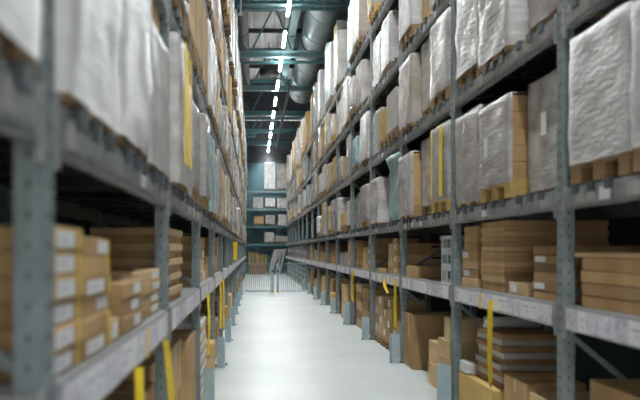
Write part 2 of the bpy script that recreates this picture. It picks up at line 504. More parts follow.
def rack_bay(side, k, y0, near, pal_levels=(0, 1, 2, 3)):
    s = side
    xf = XR if s > 0 else XL
    t = thing('pallet_rack', 'grey steel pallet rack bay, %s from the camera' % bay_words(s, k), 'pallet rack', (xf, y0, 0),
              'pallet rack bays on the ' + ('right' if s > 0 else 'left'))
    up = link('upright', cached(('u', s, near), lambda: upright_mesh(s, near)), t)
    link('base_plate', cached(('bp', s), lambda: MB().box(-s * .03, s * .11, -.08, .08, 0.0005, .012).mesh('base_plate', [M['dark_steel']])), up)
    link('upright', cached(('ur', s), lambda: rear_upright_mesh(s)), t)
    for j, (za, zb) in enumerate(((.25, .95), (1.2, 1.75), (1.95, 2.85), (2.95, 3.95), (4.15, 5.1), (5.35, 6.4))):
        a, b = (.07, .93) if j % 2 else (.93, .07)
        me = cached(('br', s, j), lambda: MB().bar((s * a, .0, za), (s * b, 0, zb), .03, .04, up=(0, 1, 0)).mesh('brace', [M['steel']]))
        link('brace', me, t)
    # hand-picking shelf
    lb = link('beam', cached(('b', s, 'L'), lambda: beam_mesh(s, 0, BASE - .004, .15)), t)
    link('beam', cached(('br', s, 'L'), lambda: beam_mesh(s, .95, BASE - .004, .15, True)), t)
    link('shelf_deck', cached(('sd', s), lambda: MB().box(s * .03, s * .95, .06, BAY - .06, BASE - .02, BASE).mesh('shelf_deck', [M['galv']])), t)
    link('label_strip', cached(('ls', s, k % 5), lambda: label_strip_mesh(s, 40 + k % 5)), lb)
    for i in pal_levels:
        z = LEV[i] - .012
        fb = link('beam', cached(('b', s, i), lambda: beam_mesh(s, 0, z, CLEAR)), t)
        link('beam', cached(('brr', s, i), lambda: beam_mesh(s, .95, z, CLEAR, True)), t)
        link('slat_deck', cached(('md', s, i), lambda: mesh_deck(s, z)), t)
        if k < 12:
            link('location_label', cached(('pl', s, i, k % 3), lambda: plate_strip_mesh(s, z, 7 + k % 3 + 5 * i)), fb)
        if near:
            for p in range(3):
                for off in (.17, .40, .63):
                    link('pallet_support', cached(('ps', s, i), lambda: support_mesh(s, z)), t, (0, .12 + .88 * p + off, 0))
    return t

NB_R, NB_L = 16, 17
for k in range(-1, NB_R):
    rack_bay(1, k, YR + BAY * k, k < 8)
for k in range(-1, NB_L):
    rack_bay(-1, k, YL + BAY * k, k < 8)

# upright guards bolted to the floor in front of the uprights
gm = MB().box(-.10, -.088, -.09, .09, .0, .37).box(-.09, .0, -.09, -.078, 0, .37).box(-.09, .0, .078, .09, 0, .37).box(-.13, -.001, -.12, -.07, 0, .01).mesh('guard_plate', [M['guard']])
for s, y00, n in ((1, YR, 10), (-1, YL, 10)):
    for k in range(0, n):
        t = thing('upright_guard', 'pale blue steel guard at the foot of the %s upright of the %s rack' % (ORD[k + 1], 'right' if s > 0 else 'left'), 'guard',
                  ((XR if s > 0 else XL) - s * .035, y00 + BAY * k, 0), 'upright guards')
        o = link('guard_plate', gm, t)
        if s < 0: o.rotation_euler = (0, 0, math.pi)
        b = link('anchor_bolt', cached('bolt', lambda: MB().tube([(0, 0, .008), (0, 0, .03)], .012, 8).mesh('anchor_bolt', [M['dark_steel']])), t, (-s * .115, -s * .095, 0))

# ------------------------------------------------------------------ pallets and their loads
def pallet_mesh(m):
    """euro pallet 1.1 deep (x) by 0.8 wide (y), 0.144 high"""
    mb = MB()
    for yy in (-.4, -.0725, .255):
        mb.box(-.55, .55, yy, yy + .145, 0, .022)
        for xx in (-.55, -.0725, .405):
            mb.box(xx, xx + .145, yy, yy + .145, .0215, .1005)
    for xx in (-.55, -.0725, .405):
        mb.box(xx, xx + .145, -.4, .4, .1, .1225)
    for k in range(5):
        yy = -.4 + k * .1625
        mb.box(-.55, .55, yy, yy + .15, .122, .144)
    return mb.mesh('pallet', [m])
PAL = {'wood': pallet_mesh(M['wood']), 'orange': pallet_mesh(M['orangewood'])}

def block_mesh(m, nx, ny, nz, g=.006):
    """one connected block of cartons with grooved joints; unit size, centred on x,y, from z=0 to 1"""
    mb = MB()
    out = []
    def side(a, b, n):
        p = []
        for i in range(n):
            if i:
                t = i / n
                p += [(t - g, 0), (t, g * 1.6), (t + g, 0)]
        return p
    cx = [(-.5, -.5)] + [(-.5 + t, -.5 + d) for t, d in side(0, 1, nx)] + [(.5, -.5)] + [(.5 - d, -.5 + t) for t, d in side(0, 1, ny)] + [(.5, .5)] + \
         [(.5 - t, .5 - d) for t, d in side(0, 1, nx)] + [(-.5, .5)] + [(-.5 + d, .5 - t) for t, d in side(0, 1, ny)]
    zs = [(0, 0)]
    for i in range(1, nz):
        t = i / nz
        zs += [(t - g, 0), (t, 1), (t + g, 0)]
    zs.append((1, 0))
    n = len(cx)
    for z, ins in zs:
        f = 1 - ins * g * 3
        for (px, py) in cx: mb.v.append((px * f, py * f, z))
    for j in range(len(zs) - 1):
        for i in range(n):
            mb.f.append((j * n + i, j * n + (i + 1) % n, (j + 1) * n + (i + 1) % n, (j + 1) * n + i)); mb.mi.append(0)
    mb.f.append(tuple(range(n))[::-1]); mb.f.append(tuple((len(zs) - 1) * n + i for i in range(n))); mb.mi += [0, 0]
    return mb.mesh('carton_block', [m])
BLK = {}
for cn in ('card', 'card_light', 'card_dark', 'grey_box', 'card_yellow'):
    BLK[cn] = [block_mesh(M[cn], 2, 2, 3), block_mesh(M[cn], 2, 1, 2), block_mesh(M[cn], 3, 2, 5)]

def film_mesh(m, seed, flare=0.0, amp=.022, drop=.09, open_end=False):
    """stretch-film shell, unit size, tight corners, wrinkled outwards, open underneath"""
    mb = MB()
    nv = 15
    off = Vector((seed * 7.3, seed * 3.1, seed * 1.7))
    base = []
    c = .022
    ts = [c + (1 - 2 * c) * i / 9 for i in range(10)]
    for t in ts: base.append((-.5 + t, -.5, 0, -1))
    base.append((.5 - c * .3, -.5 + c * .3, .7, -.7))
    for t in ts: base.append((.5, -.5 + t, 1, 0))
    base.append((.5 - c * .3, .5 - c * .3, .7, .7))
    for t in ts: base.append((.5 - t, .5, 0, 1))
    base.append((-.5 + c * .3, .5 - c * .3, -.7, .7))
    for t in ts: base.append((-.5, .5 - t, -1, 0))
    base.append((-.5 + c * .3, -.5 + c * .3, -.7, -.7))
    nr = len(base)
    def ring(z, f, k=1.0):
        for x, y, nx, ny in base:
            d = abs(noise.noise(Vector((x * 3, y * 3, z * 4)) + off)) * amp + abs(noise.noise(Vector((x * 10, y * 10, z * 8)) + off)) * amp * .6
            d *= k
            mb.v.append((x * f + d * nx, y * f + d * ny, z + (noise.noise(Vector((x * 4, y * 4, 9)) + off) * .012 if z > .99 else 0)))
    zs = [0.0] + [.012 + i / (nv - 1) for i in range(nv)]
    fs = [1.0 + flare * max(0, z - .72) / .28 for z in zs]
    for z, f in zip(zs, fs): ring(z, f)
    if flare:
        ring(.985, .95); zs.append(1)
    ring(1.03, .965, .5); ring(1.034, .6, 0)
    nrow = len(zs) + 2
    for j in range(nrow - 1):
        for i in range(nr):
            if open_end and 0 <= i <= 9 and j < nrow - 3: continue
            mb.f.append((j * nr + i, j * nr + (i + 1) % nr, (j + 1) * nr + (i + 1) % nr, (j + 1) * nr + i)); mb.mi.append(0)
    mb.f.append(tuple((nrow - 1) * nr + i for i in range(nr))); mb.mi.append(0)
    return mb.mesh('film', [m], smooth=True)
FILM = {n: [film_mesh(M[n], 3 * i + j, drop=(.14, .12, .05)[j]) for j in range(3)] for i, n in enumerate(('film', 'film_white', 'film_thin', 'film_cyan'))}
TALL = {n: [film_mesh(M[n], 60 + 3 * i + j, drop=(.075, .07, .03)[j], amp=.018) for j in range(3)] for i, n in enumerate(('film', 'film_white', 'film_thin', 'film_cyan'))}
OPEN = {n: [film_mesh(M[n], 130 + 3 * i + j, drop=(.14, .12, .05)[j], open_end=True) for j in range(3)] for i, n in enumerate(('film', 'film_white'))}
FILM['flared'] = [film_mesh(M['film_cyan'], 77, flare=.09)]

strapm = {}
def pallet_load(side, y, z, h, style, label, group, wd=.8, front=None, name=None, dp=1.1, lab=False, straps=0, pal='wood', blk=None, var=None, tape=False, oe=False):
    """a load on its pallet; y, z: near edge and beam top; h: height over the beam"""
    r = R
    s = side
    if front is None: front = (XR - .008) if s > 0 else (XL + .008)
    cx = front + s * dp / 2
    nm = name or {'film': 'wrapped_pallet_load', 'film_white': 'white_wrapped_pallet_load', 'film_thin': 'wrapped_carton_load', 'cyan': 'cyan_wrapped_pallet_load', 'flared': 'cyan_wrapped_pallet_load',
                  'carton': 'carton_pallet_load', 'yellow': 'yellow_pallet_load', 'grey': 'grey_carton_load'}[style]
    t = thing(nm, label, 'pallet load', (cx, y + wd / 2, z + .001), group)
    link('pallet', PAL[pal], t, scale=(dp / 1.1, wd / .8, 1))
    v = var if var is not None else r.randrange(3)
    col = blk or {'film': r.choice(('card', 'grey_box', 'grey_box')), 'film_white': 'grey_box', 'film_thin': r.choice(('card', 'card_light')), 'cyan': 'grey_box', 'flared': 'grey_box',
                  'carton': r.choice(('card', 'card_light', 'card_dark')), 'yellow': 'card_yellow', 'grey': 'grey_box'}[style]
    bh = h - .144
    if oe: col = r.choice(('card', 'card', 'card_light'))
    ix, iy = dp + .004, wd + .002
    link('carton_block', BLK[col][v], t, (0, 0, .1445), (ix, iy, bh - .02))
    if style in ('film', 'film_white', 'film_thin', 'cyan', 'flared'):
        fm = (TALL if h > 1.0 and style != 'flared' else FILM)['film_cyan' if style == 'cyan' else style]
        rz = 0 if style == 'flared' else r.choice((0, math.pi))
        lift = (.014, .03, .118)[v] if style != 'film_white' or side < 0 else .118
        if oe and style in OPEN and h <= 1.0:
            link('film', OPEN[style][v], t, (0, 0, lift), (s * (ix + .012), iy + .012, bh + .132 - lift))
        else:
            link('film', fm[v % len(fm)], t, (0, 0, lift), (ix + .012, iy + .012, bh + .132 - lift), rz)
    for q in range(straps):
        yy = (-.22, .2, -.02)[q] if straps > 1 else -.1
        wdt = (.10, .03, .05)[q]
        o = link('yellow_edge_board', cached(('eb', round(wdt, 2)), lambda: MB().box(-.004, .004, -wdt / 2, wdt / 2, 0, 1).mesh('yellow_edge_board', [M['yellow']])), t, (-s * (ix / 2 + (.040 if style in ('film', 'film_white', 'film_thin') else .006)), yy, .15), (1, 1, bh * .97))
        o['label'] = 'bright yellow vertical strip'
    if lab:
        link('paper_label', cached('pl', lambda: MB().box(-.002, .002, -.05, .05, -.08, .08).mesh('paper_label', [M['white']])), t, (-s * (ix / 2 + (.040 if style in ('film', 'film_white', 'film_thin') else .003)), r.uniform(-.2, .2), .144 + bh * r.uniform(.3, .6)))
    return t

def look(style, h, straps, pal, tall):
    a = {'film': 'grey film-wrapped', 'film_white': 'white film-wrapped', 'film_thin': 'thin-wrapped brown', 'cyan': 'cyan film-wrapped', 'flared': 'cyan flared', 'carton': 'brown carton', 'yellow': 'mustard yellow', 'grey': 'grey carton'}[style]
    return a
POSN = ('nearest', 'middle', 'farthest')
OFFS = (.115, .985, 1.852)

# what the photo shows in the nearer bays: (side, level, bay, position): style, height, keywords
SPEC = {
    (1, 0, -1, 2): ('film_white', .90, dict(var=0)), (1, 0, -1, 1): ('film', .86, {}),
    (1, 0, 0, 0): ('film', .84, dict(oe=True, var=1, lab=True)), (1, 0, 0, 1): ('film', .80, dict(oe=True, pal='orange', lab=True, var=2)), (1, 0, 0, 2): ('film', .86, dict(var=1, oe=True)),
    (1, 0, 1, 0): ('film', .90, dict(straps=2, pal='orange', oe=True, var=2)), (1, 0, 1, 1): ('film', .90, dict(straps=0)), (1, 0, 1, 2): ('film', .80, dict(oe=True)),
    (1, 0, 2, 0): ('flared', .92, dict(var=0)), (1, 0, 2, 1): ('cyan', .78, {}), (1, 0, 2, 2): ('film', .74, {}),
    (1, 0, 3, 0): ('film', .72, {}), (1, 0, 3, 1): ('film', .76, {}), (1, 0, 3, 2): ('film', .72, {}),
    (1, 0, 4, 0): ('film_white', .62, {}), (1, 0, 4, 1): ('yellow', .40, {}), (1, 0, 4, 2): ('film', .78, {}),
    (1, 0, 5, 0): ('film', .80, {}), (1, 0, 5, 1): ('yellow', .74, {}), (1, 0, 5, 2): ('film', .7, dict(straps=1)),
    (1, 1, 0, 2): ('film_white', .93, {}), (1, 1, 0, 1): ('film', .93, {}), (1, 1, 0, 0): ('film', .9, {}),
    (1, 1, 1, 0): ('film', .9, dict(oe=True)), (1, 1, 1, 1): ('film', .92, dict(oe=True)), (1, 1, 1, 2): ('film_thin', .86, dict(blk='card')),
    (1, 1, 2, 0): ('grey', .7, dict(var=1)), (1, 1, 2, 1): ('yellow', .6, {}), (1, 1, 2, 2): ('film', .7, {}),
    (1, 1, 3, 0): ('film', .82, {}), (1, 1, 3, 1): ('grey', .72, {}), (1, 1, 3, 2): ('cyan', .66, {}),
    (1, 2, 1, 0): ('film', .9, {}), (1, 2, 1, 1): ('carton', .9, dict(pal='orange')), (1, 2, 1, 2): ('film_white', .92, {}),
    (1, 2, 2, 0): ('film_thin', .93, dict(blk='card')), (1, 2, 2, 1): ('film_white', .85, {}), (1, 2, 2, 2): ('film', .8, {}),
    (1, 2, 3, 0): ('film', .86, dict(straps=1, pal='orange')), (1, 2, 3, 1): ('film', .8, {}), (1, 2, 3, 2): ('film', .7, {}),
    (1, 3, 3, 0): ('carton', 1.2, dict(pal='orange', blk='card_yellow')), (1, 3, 3, 1): ('film_thin', 1.25, {}), (1, 3, 3, 2): ('cyan', 1.1, {}),
    (1, 3, 4, 0): ('yellow', 1.0, {}), (1, 3, 4, 1): ('cyan', 1.35, {}), (1, 3, 4, 2): ('film', 1.2, {}),
    (-1, 0, -1, 2): ('film_white', .9, dict(var=1)), (-1, 0, -1, 1): ('film_white', .9, {}),
    (-1, 0, 0, 0): ('film_white', .93, dict(var=0)), (-1, 0, 0, 1): ('film_white', .93, dict(lab=True, var=1)), (-1, 0, 0, 2): ('film_white', .72, dict(var=0)),
    (-1, 0, 1, 0): ('film', .92, dict(straps=3, var=0)), (-1, 0, 1, 1): ('film', .9, dict(oe=True)), (-1, 0, 1, 2): ('film', .84, dict(oe=True)),
    (-1, 1, 1, 1): ('carton', .8, dict(blk='card_light')), (-1, 1, 1, 2): ('carton', .8, dict(blk='card_light')),
}
def fill(side, lev, k, y0):
    for p in range(3):
        r = R
        top = lev == 3
        sp = SPEC.get((side, lev, k, p))
        if sp:
            style, h, kw = sp
        else:
            style = r.choices(('film', 'film_white', 'film_thin', 'carton', 'yellow', 'grey', 'cyan'), (50, 15, 15, 7, 3, 7, 3))[0]
            h = r.uniform(1.15, 1.72) if top else r.choice((r.uniform(.5, .75), r.uniform(.72, .93), r.uniform(.8, .93)))
            if top and side < 0: h = r.uniform(1.45, 1.74)
            kw = dict(straps=1 if r.random() < .10 else 0, pal='orange' if r.random() < .15 else 'wood', wd=r.choice((.8, .8, .74, .66)), lab=r.random() < .15, oe=r.random() < .5)
            # gaps
            if r.random() < .05: continue
            if side > 0 and lev == 0 and k >= 7: continue
        extra = (R.random() if k <= 1 else 0)
        front = ((XR - .008) if side > 0 else (XL + .008)) + side * (r.choice((0, .04, .12, .16, -.03, -.05)) if k > 1 else ((.0, .08, -.03)[p] if side > 0 else (-.03, .02, .01)[p]) if k == 1 else (.13, .0, .02)[p] * (side > 0))
        if side < 0 and lev == 3: front = XL + r.uniform(.06, .12)
        if side < 0 and lev in (1, 2): front = XL + r.uniform(.01, .05)
        if side < 0 and lev == 0 and k > 1: front = XL + r.uniform(.01, .05)
        st = ' with yellow strip' if kw.get('straps') else ''
        lb = '%s load%s, %s of %s, %s' % (look(style, h, 0, '', top), st, LEVN[lev], bay_words(side, k), POSN[p])
        pallet_load(side, y0 + OFFS[p] + r.uniform(-.004, .004) * (0 if sp else 1), LEV[lev], h, style, lb, 'pallet loads on the %s rack' % ('right' if side > 0 else 'left'), front=front, **kw)

for k in range(-1, NB_R):
    for lev in range(4):
        y0 = YR + BAY * k
        if y0 + BAY < (4.1, 5.9, 8.9, 12.0)[lev]: continue
        fill(1, lev, k, y0)
for k in range(-1, NB_L):
    for lev in range(4):
        y0 = YL + BAY * k
        if y0 + BAY < (0.5, 4.6, 8.0, 12.0)[lev]: continue
        fill(-1, lev, k, y0)

# ------------------------------------------------------------------ cartons
def carton_mesh(m, tape, bev=.004):
    mb = MB().box(-.5, .5, -.5, .5, 0, 1)
    return mb.mesh('carton', [M[m]], bevel=0)
CM = {m: MB().box(-.5, .5, -.5, .5, 0, 1).mesh('carton_' + m, [M[m]]) for m in ('card', 'card_light', 'card_dark', 'card_yellow', 'grey_box', 'whiteplastic')}

def real_carton(dx, dy, dz, m):
    key = ('c', round(dx, 3), round(dy, 3), round(dz, 3), m)
    return cached(key, lambda: MB().box(-dx / 2, dx / 2, -dy / 2, dy / 2, 0, dz).mesh('carton', [M[m]], bevel=min(.006, dz * .08)))

def carton(side, xf, y0, y1, z0, z1, label, group, m='card', deep=.5, detail=True, lab=0, tape=None, flat=False, rz=0.0, dark=False):
    s = side
    dx, dy, dz = deep, y1 - y0, z1 - z0
    nm = 'flat_carton' if flat else 'carton'
    o = link(nm, real_carton(dx, dy, dz, m), None, (xf + s * dx / 2, (y0 + y1) / 2, z0 + .0008), rotz=rz)
    tag(o, label, 'carton', group)
    if detail:
        if tape == 'yellow':     # yellow tape round the far end, on the aisle face and top
            mb = MB().box(-s * (dx / 2 + .001), -s * (dx / 2 - .002), dy * .36, dy * .36 + min(.05, dy * .12), .002, dz - .002)
            link('tape', mb.mesh('tape', [M['ytape']]), o)
        elif tape == 'top':
            mb = MB().box(-dx / 2 + .006, dx / 2 - .006, -.025, .025, dz - .002, dz + .0008)
            mb.box(-s * (dx / 2 + .0008), -s * (dx / 2 - .002), -.025, .025, dz * .55, dz - .003)
            link('tape', mb.mesh('tape', [M['tape']]), o)
        if lab == 1:             # white label on the aisle face
            mb = MB().box(-s * (dx / 2 + .0012), -s * (dx / 2 - .002), -dy * .40, dy * .20, dz * .16, dz * .84)
            mb.box(-s * (dx / 2 + .0018), -s * (dx / 2), -dy * .34, -dy * .05, dz * .42, dz * .56, 1)
            link('paper_label', mb.mesh('paper_label', [M['white'], M['greyprint']]), o)
        elif lab == 3:           # small white label near the far end of the aisle face
            mb = MB().box(-s * (dx / 2 + .0012), -s * (dx / 2 - .002), dy * .02, dy * .40, dz * .2, dz * .85)
            link('paper_label', mb.mesh('paper_label', [M['white']]), o)
        elif lab == 2:           # dark printed mark on the face towards the camera
            mb = MB().box(-s * dx * .0 + s * dx * .12, s * dx * .36, -dy / 2 - .0012, -dy / 2 + .002, dz * .58, dz * .76)
            link('printed_mark', mb.mesh('printed_mark', [M['ink']]), o)
    return o

def stack(side, y0, y1, z, hs, where, group, m='card', deep=.5, xf=None, flat=False, jitter=.012, lab=0, tape=None, detail=True, word=None, dxs=None):
    """cartons on one another; where: words that single the stack out"""
    if xf is None: xf = XR + .06 if side > 0 else XL - .06
    n = len(hs)
    for i, h in enumerate(hs):
        mm = m[i % len(m)] if isinstance(m, (list, tuple)) else m
        jy = R.uniform(-jitter, jitter); jx = R.uniform(0, jitter) * side
        kind = word or ('flat carton' if flat else 'carton')
        colr = {'card': 'brown', 'card_light': 'light brown', 'card_dark': 'dark brown', 'card_yellow': 'mustard', 'grey_box': 'grey', 'whiteplastic': 'white'}[mm]
        if n == 1: lb = '%s %s, %s' % (colr, kind, where)
        else:
            rank = 'lowest' if i == 0 else 'topmost' if i == n - 1 else ORD[i + 1] + ' up'
            lb = '%s %s, %s in stack %s' % (colr, kind, rank, where)
        ll = lab[i % len(lab)] if isinstance(lab, (list, tuple)) else lab
        dd = dxs[i] if dxs else (0, 0)
        carton(side, xf + jx, y0 + jy + dd[0], y1 + jy + dd[1], z, z + h, lb, group, mm, deep, detail, ll, tape, flat)
        z += h + .0012
    return z

GS = {1: 'cartons on the right picking shelf', -1: 'cartons on the left picking shelf'}
GF = {1: 'cartons on the floor of the right rack', -1: 'cartons on the floor of the left rack'}
B = BASE
# --- right picking shelf
stack(1, 3.2, 5.0, B, [.075] * 4, 'under pale board before nearest right upright', GS[1], 'card', .8, flat=True)
o = link('board', MB().box(-.42, .42, -.95, .95, 0, .028).mesh('board', [M['card_light']], bevel=.004), None, (XR + .47, 4.12, B + 4 * .0762 + .002))
tag(o, 'pale thin board lying on the long flat cartons of the right shelf', 'board')
stack(1, 5.34, 5.86, B, [.062] * 6, 'just past nearest right upright, right shelf', GS[1], ['card', 'card_dark'], .62, flat=True, lab=[0, 3, 0])
stack(1, 6.0, 6.42, B, [.10], 'low alone before the tall folded stack, right shelf', GS[1], 'card_light', .3, lab=3)
stack(1, 6.55, 7.2, B, [.041] * 14, 'of folded flats filling the right shelf', GS[1], ['card', 'card', 'card_light'], .85, flat=True, jitter=.015)
stack(1, 7.34, 7.86, B, [.085] * 4, 'beside second right upright, right shelf', GS[1], ['card_light', 'card'], .4, lab=[0, 3])
stack(1, 7.36, 7.78, B + 4 * .0862, [.075] * 3, 'crowning the pile beside second right upright, right shelf', GS[1], 'card', .42)
# white plastic trays
trm = None
def tray_mesh():
    mb = MB()
    mb.box(-.2, .2, -.22, .22, 0, .012)
    for s in (-1, 1):
        mb.box(s * .2, s * .188, -.22, .22, 0, .04); mb.box(s * .2, s * .188, -.22, .22, .13, .165)
        mb.box(-.2, .2, s * .22, s * .208, 0, .04); mb.box(-.2, .2, s * .22, s * .208, .13, .165)
        for q in (-1, 1):
            mb.box(s * .2, s * .165, q * .22, q * .185, 0, .165)
        mb.box(s * .2, s * .188, -.02, .02, 0, .165)
    return mb.mesh('plastic_crate', [M['whiteplastic']])
tm = tray_mesh()
for i in range(3):
    o = link('plastic_crate', tm, None, (XR + .27, 8.52, B + .001 + i * .167))
    tag(o, 'white open-sided plastic crate, %s of three behind second right upright' % ('lowest', 'middle', 'topmost')[i], 'crate', 'white plastic crates')
t = link('plastic_crate', MB().box(-.3, .3, -.2, .2, 0, .5).box(-.32, .32, -.22, .22, .46, .52).mesh('plastic_crate', [M['pale_teal']]), None, (XR + .62, 9.6, B + .001))
tag(t, 'teal lidded plastic crate deep on the right shelf behind white crates', 'crate')
stack(1, 10.0, 10.55, B, [.15], 'wide and low before third right upright, right shelf', GS[1], 'card', .55, lab=2, xf=XR + .03, tape='top')
stack(1, 10.9, 11.3, B, [.145, .145, .15], 'with dark marks beyond third right upright, right shelf', GS[1], ['card', 'card_light', 'card'], .55, xf=XR + .09, lab=2)
stack(1, 11.4, 11.75, B, [.085] * 6, 'of small boxes in fourth bay, right shelf', GS[1], ['card_light', 'card'], .3, lab=[3, 0])
stack(1, 11.85, 12.2, B, [.11] * 4, 'of narrow boxes in fourth bay, right shelf', GS[1], 'card_light', .35)
stack(1, 12.3, 13.4, B, [.5], 'large at far end of fourth bay, right shelf', GS[1], 'card_dark', .5, xf=XR + .4)
stack(1, 12.35, 13.3, B, [.06], 'thin and low at shelf edge, fourth bay, right shelf', GS[1], 'card_light', .3, flat=True)
stack(1, 13.75, 14.3, B, [.09] * 6, 'nearest in fifth bay, right shelf', GS[1], ['card', 'card_light'], .4, lab=[0, 3])
stack(1, 14.45, 15.0, B, [.1] * 4, 'middle of fifth bay, right shelf', GS[1], 'card_light', .4, tape='yellow')
stack(1, 15.2, 16.1, B, [.08] * 5, 'farthest in fifth bay, right shelf', GS[1], 'card', .5)
# --- right floor
stack(1, 4.2, 5.0, 0, [.36, .34], 'at nearest right upright, right rack floor', GF[1], ['card_dark', 'card'], .5, xf=XR + .12)
stack(1, 3.2, 4.05, 0, [.4, .36], 'at frame edge, right rack floor', GF[1], ['card', 'card_dark'], .6, xf=XR + .1)
stack(1, 5.42, 5.95, 0, [.24, .22], 'just past nearest right upright, right rack floor', GF[1], ['card', 'card_light'], .5, tape='top')
stack(1, 6.02, 6.55, 0, [.26, .24], 'behind yellow strap, right rack floor', GF[1], 'card', .45, tape='top')
stack(1, 6.7, 7.82, 0, [.33], 'long and low beside second right upright, right rack floor', GF[1], 'card_yellow', .5, xf=XR + .02, tape=None)
stack(1, 6.75, 7.5, .332, [.05] * 9, 'of dull flats on the mustard carton', GF[1], ['card_dark', 'grey_box'], .5, xf=XR + .1, flat=True, jitter=.03)
stack(1, 8.2, 8.7, 0, [.19, .18, .19], 'stepped, beyond second right upright, right floor', GF[1], 'card_light', .42, xf=XR + .02)
stack(1, 8.2, 8.45, .564, [.24], 'upright small one on the stepped stack', GF[1], 'card_light', .32, xf=XR + .02)
stack(1, 8.74, 9.1, 0, [.25, .24], 'low, farther of the stepped pair, right floor', GF[1], 'card_light', .4, xf=XR + .0)
stack(1, 10.08, 10.64, 0, [.69], 'very large single at third right upright, right floor', GF[1], 'card', .75, xf=XR + .02, lab=0, tape='top')
stack(1, 11.0, 11.75, 0.0, [.17, .16, .17], 'nearest in fourth bay, right rack floor', GF[1], ['card_light', 'grey_box', 'card'], .5)
for i, (ya, n, m2) in enumerate(((11.85, 4, 'card'), (12.66, 4, 'card_light'))):
    o = link('pallet', PAL['wood'], None, (XR + .59, ya + .4, .0005)); tag(o, 'wooden pallet under brown cartons, %s in fourth bay, right floor' % ('nearer' if i == 0 else 'farther'), 'pallet')
    stack(1, ya + .02, ya + .40, .145, [.155] * n, '%s on pallet, fourth bay, right floor' % ('nearest' if i == 0 else 'third'), GF[1], m2, .5, lab=[0, 3])
    stack(1, ya + .42, ya + .78, .145, [.15] * (n if i else n - 1), '%s on pallet, fourth bay, right floor' % ('second' if i == 0 else 'farthest'), GF[1], m2, .5, lab=[3, 0])
stack(1, 13.75, 14.1, 0, [.3], 'small, right beyond fourth right upright, right floor', GF[1], 'card', .4)
stack(1, 14.3, 15.1, 0, [.2] * 4, 'middle of fifth bay, right floor', GF[1], 'card', .5, tape='top')
stack(1, 15.3, 16.0, 0, [.17] * 5, 'farthest in fifth bay, right floor', GF[1], ['card_light', 'card'], .5)
# white film bundles lying on the floor cartons
def bundle(loc, sx, sy, sz, label, seed):
    me = film_mesh(M['whiteplastic'], seed, amp=.10)
    t = link('film_bundle', me, None, loc, (sx, sy, sz)); tag(t, label, 'film bundle')
bundle((XR + .08, 7.66, .34), .10, .26, .10, 'crumpled white film bundle on the mustard carton by the second right upright', 91)
t = link('film_roll', MB().tube([(0, 0, 0), (0.5, 0, 0)], .05, 18).tube([(-.01, 0, 0), (.51, 0, 0)], .02, 10, mi=1).mesh('film_roll', [M['whiteplastic'], M['card']], smooth=True), None, (XR + .12, 7.3, .332 + 9 * .0512 + .053))
tag(t, 'pale film roll lying on the dull flat cartons under the right shelf', 'film roll')

# --- left picking shelf
stack(-1, 2.14, 2.50, B, [.068] * 6, 'with big white labels, nearest on left shelf', GS[-1], 'card', .5, xf=XL - .02, flat=True, lab=1, tape='yellow')
stack(-1, 2.52, 3.0, B, [.064] * 6, 'with yellow tape, second on left shelf', GS[-1], 'card', .5, xf=XL - .02, flat=True, lab=[1, 0, 3], tape='yellow')
stack(-1, 3.02, 3.2, B, [.085], 'single low one between taped stack and labelled flats, left shelf', GS[-1], 'card_light', .35, xf=XL - .02, lab=1)
stack(-1, 3.28, 3.82, B, [.07] * 3, 'third along left shelf', GS[-1], 'card', .45, xf=XL - .02, flat=True, lab=3)
stack(-1, 3.9, 4.66, B, [.06] * 4, 'before second left upright, left shelf', GS[-1], ['card', 'card_light'], .45, xf=XL - .03, flat=True, lab=3)
stack(-1, 3.2, 4.66, B, [.075] * 6, 'at shelf rear before second left upright', GS[-1], 'card', .36, xf=XL - .56, flat=True)
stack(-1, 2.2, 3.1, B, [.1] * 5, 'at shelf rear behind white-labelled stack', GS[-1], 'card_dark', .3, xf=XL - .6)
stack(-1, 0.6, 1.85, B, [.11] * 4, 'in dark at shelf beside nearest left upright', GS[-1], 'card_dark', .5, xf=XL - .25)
stack(-1, 5.1, 6.05, B, [.048] * 10, 'past second left upright, left shelf', GS[-1], ['card', 'card_light'], .5, xf=XL - .02, flat=True, jitter=.03)
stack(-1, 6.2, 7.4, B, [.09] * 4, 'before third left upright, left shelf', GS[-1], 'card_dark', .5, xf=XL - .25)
stack(-1, 7.85, 8.5, B, [.08] * 6, 'nearest in fourth bay, left shelf', GS[-1], ['card_light', 'card'], .5)
stack(-1, 8.7, 9.4, B, [.12] * 4, 'middle of fourth bay, left shelf', GS[-1], 'card_light', .5, lab=[3, 0])
stack(-1, 9.55, 10.2, B, [.09] * 3, 'farthest in fourth bay, left shelf', GS[-1], 'card', .5)
# --- left floor
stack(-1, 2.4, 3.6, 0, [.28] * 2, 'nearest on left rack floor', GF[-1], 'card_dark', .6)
stack(-1, 3.9, 4.65, 0, [.26, .26, .22], 'before second left upright, left floor', GF[-1], 'card', .5, tape='top')
stack(-1, 5.0, 5.5, 0, [.4, .38], 'just past second left upright, left floor', GF[-1], 'card', .45, xf=XL - .12)
stack(-1, 5.6, 6.45, 0, [.42, .38], 'behind slanted strap, left floor', GF[-1], ['card', 'card_light'], .5, tape='top')
stack(-1, 6.6, 7.42, 0, [.76], 'tall single before third left upright, left floor', GF[-1], 'card', .55, xf=XL - .02, tape='top')
stack(-1, 7.85, 8.7, 0, [.055] * 14, 'past third left upright, left floor', GF[-1], ['card_light', 'whiteplastic'], .5, xf=XL - .0, flat=True)
stack(-1, 8.85, 9.5, 0, [.25] * 3, 'middle of fourth bay, left floor', GF[-1], ['card', 'card_light'], .5)
stack(-1, 9.6, 10.1, 0, [.2, .18], 'farthest in fourth bay, left floor', GF[-1], 'card_light', .55, xf=XL + .03)

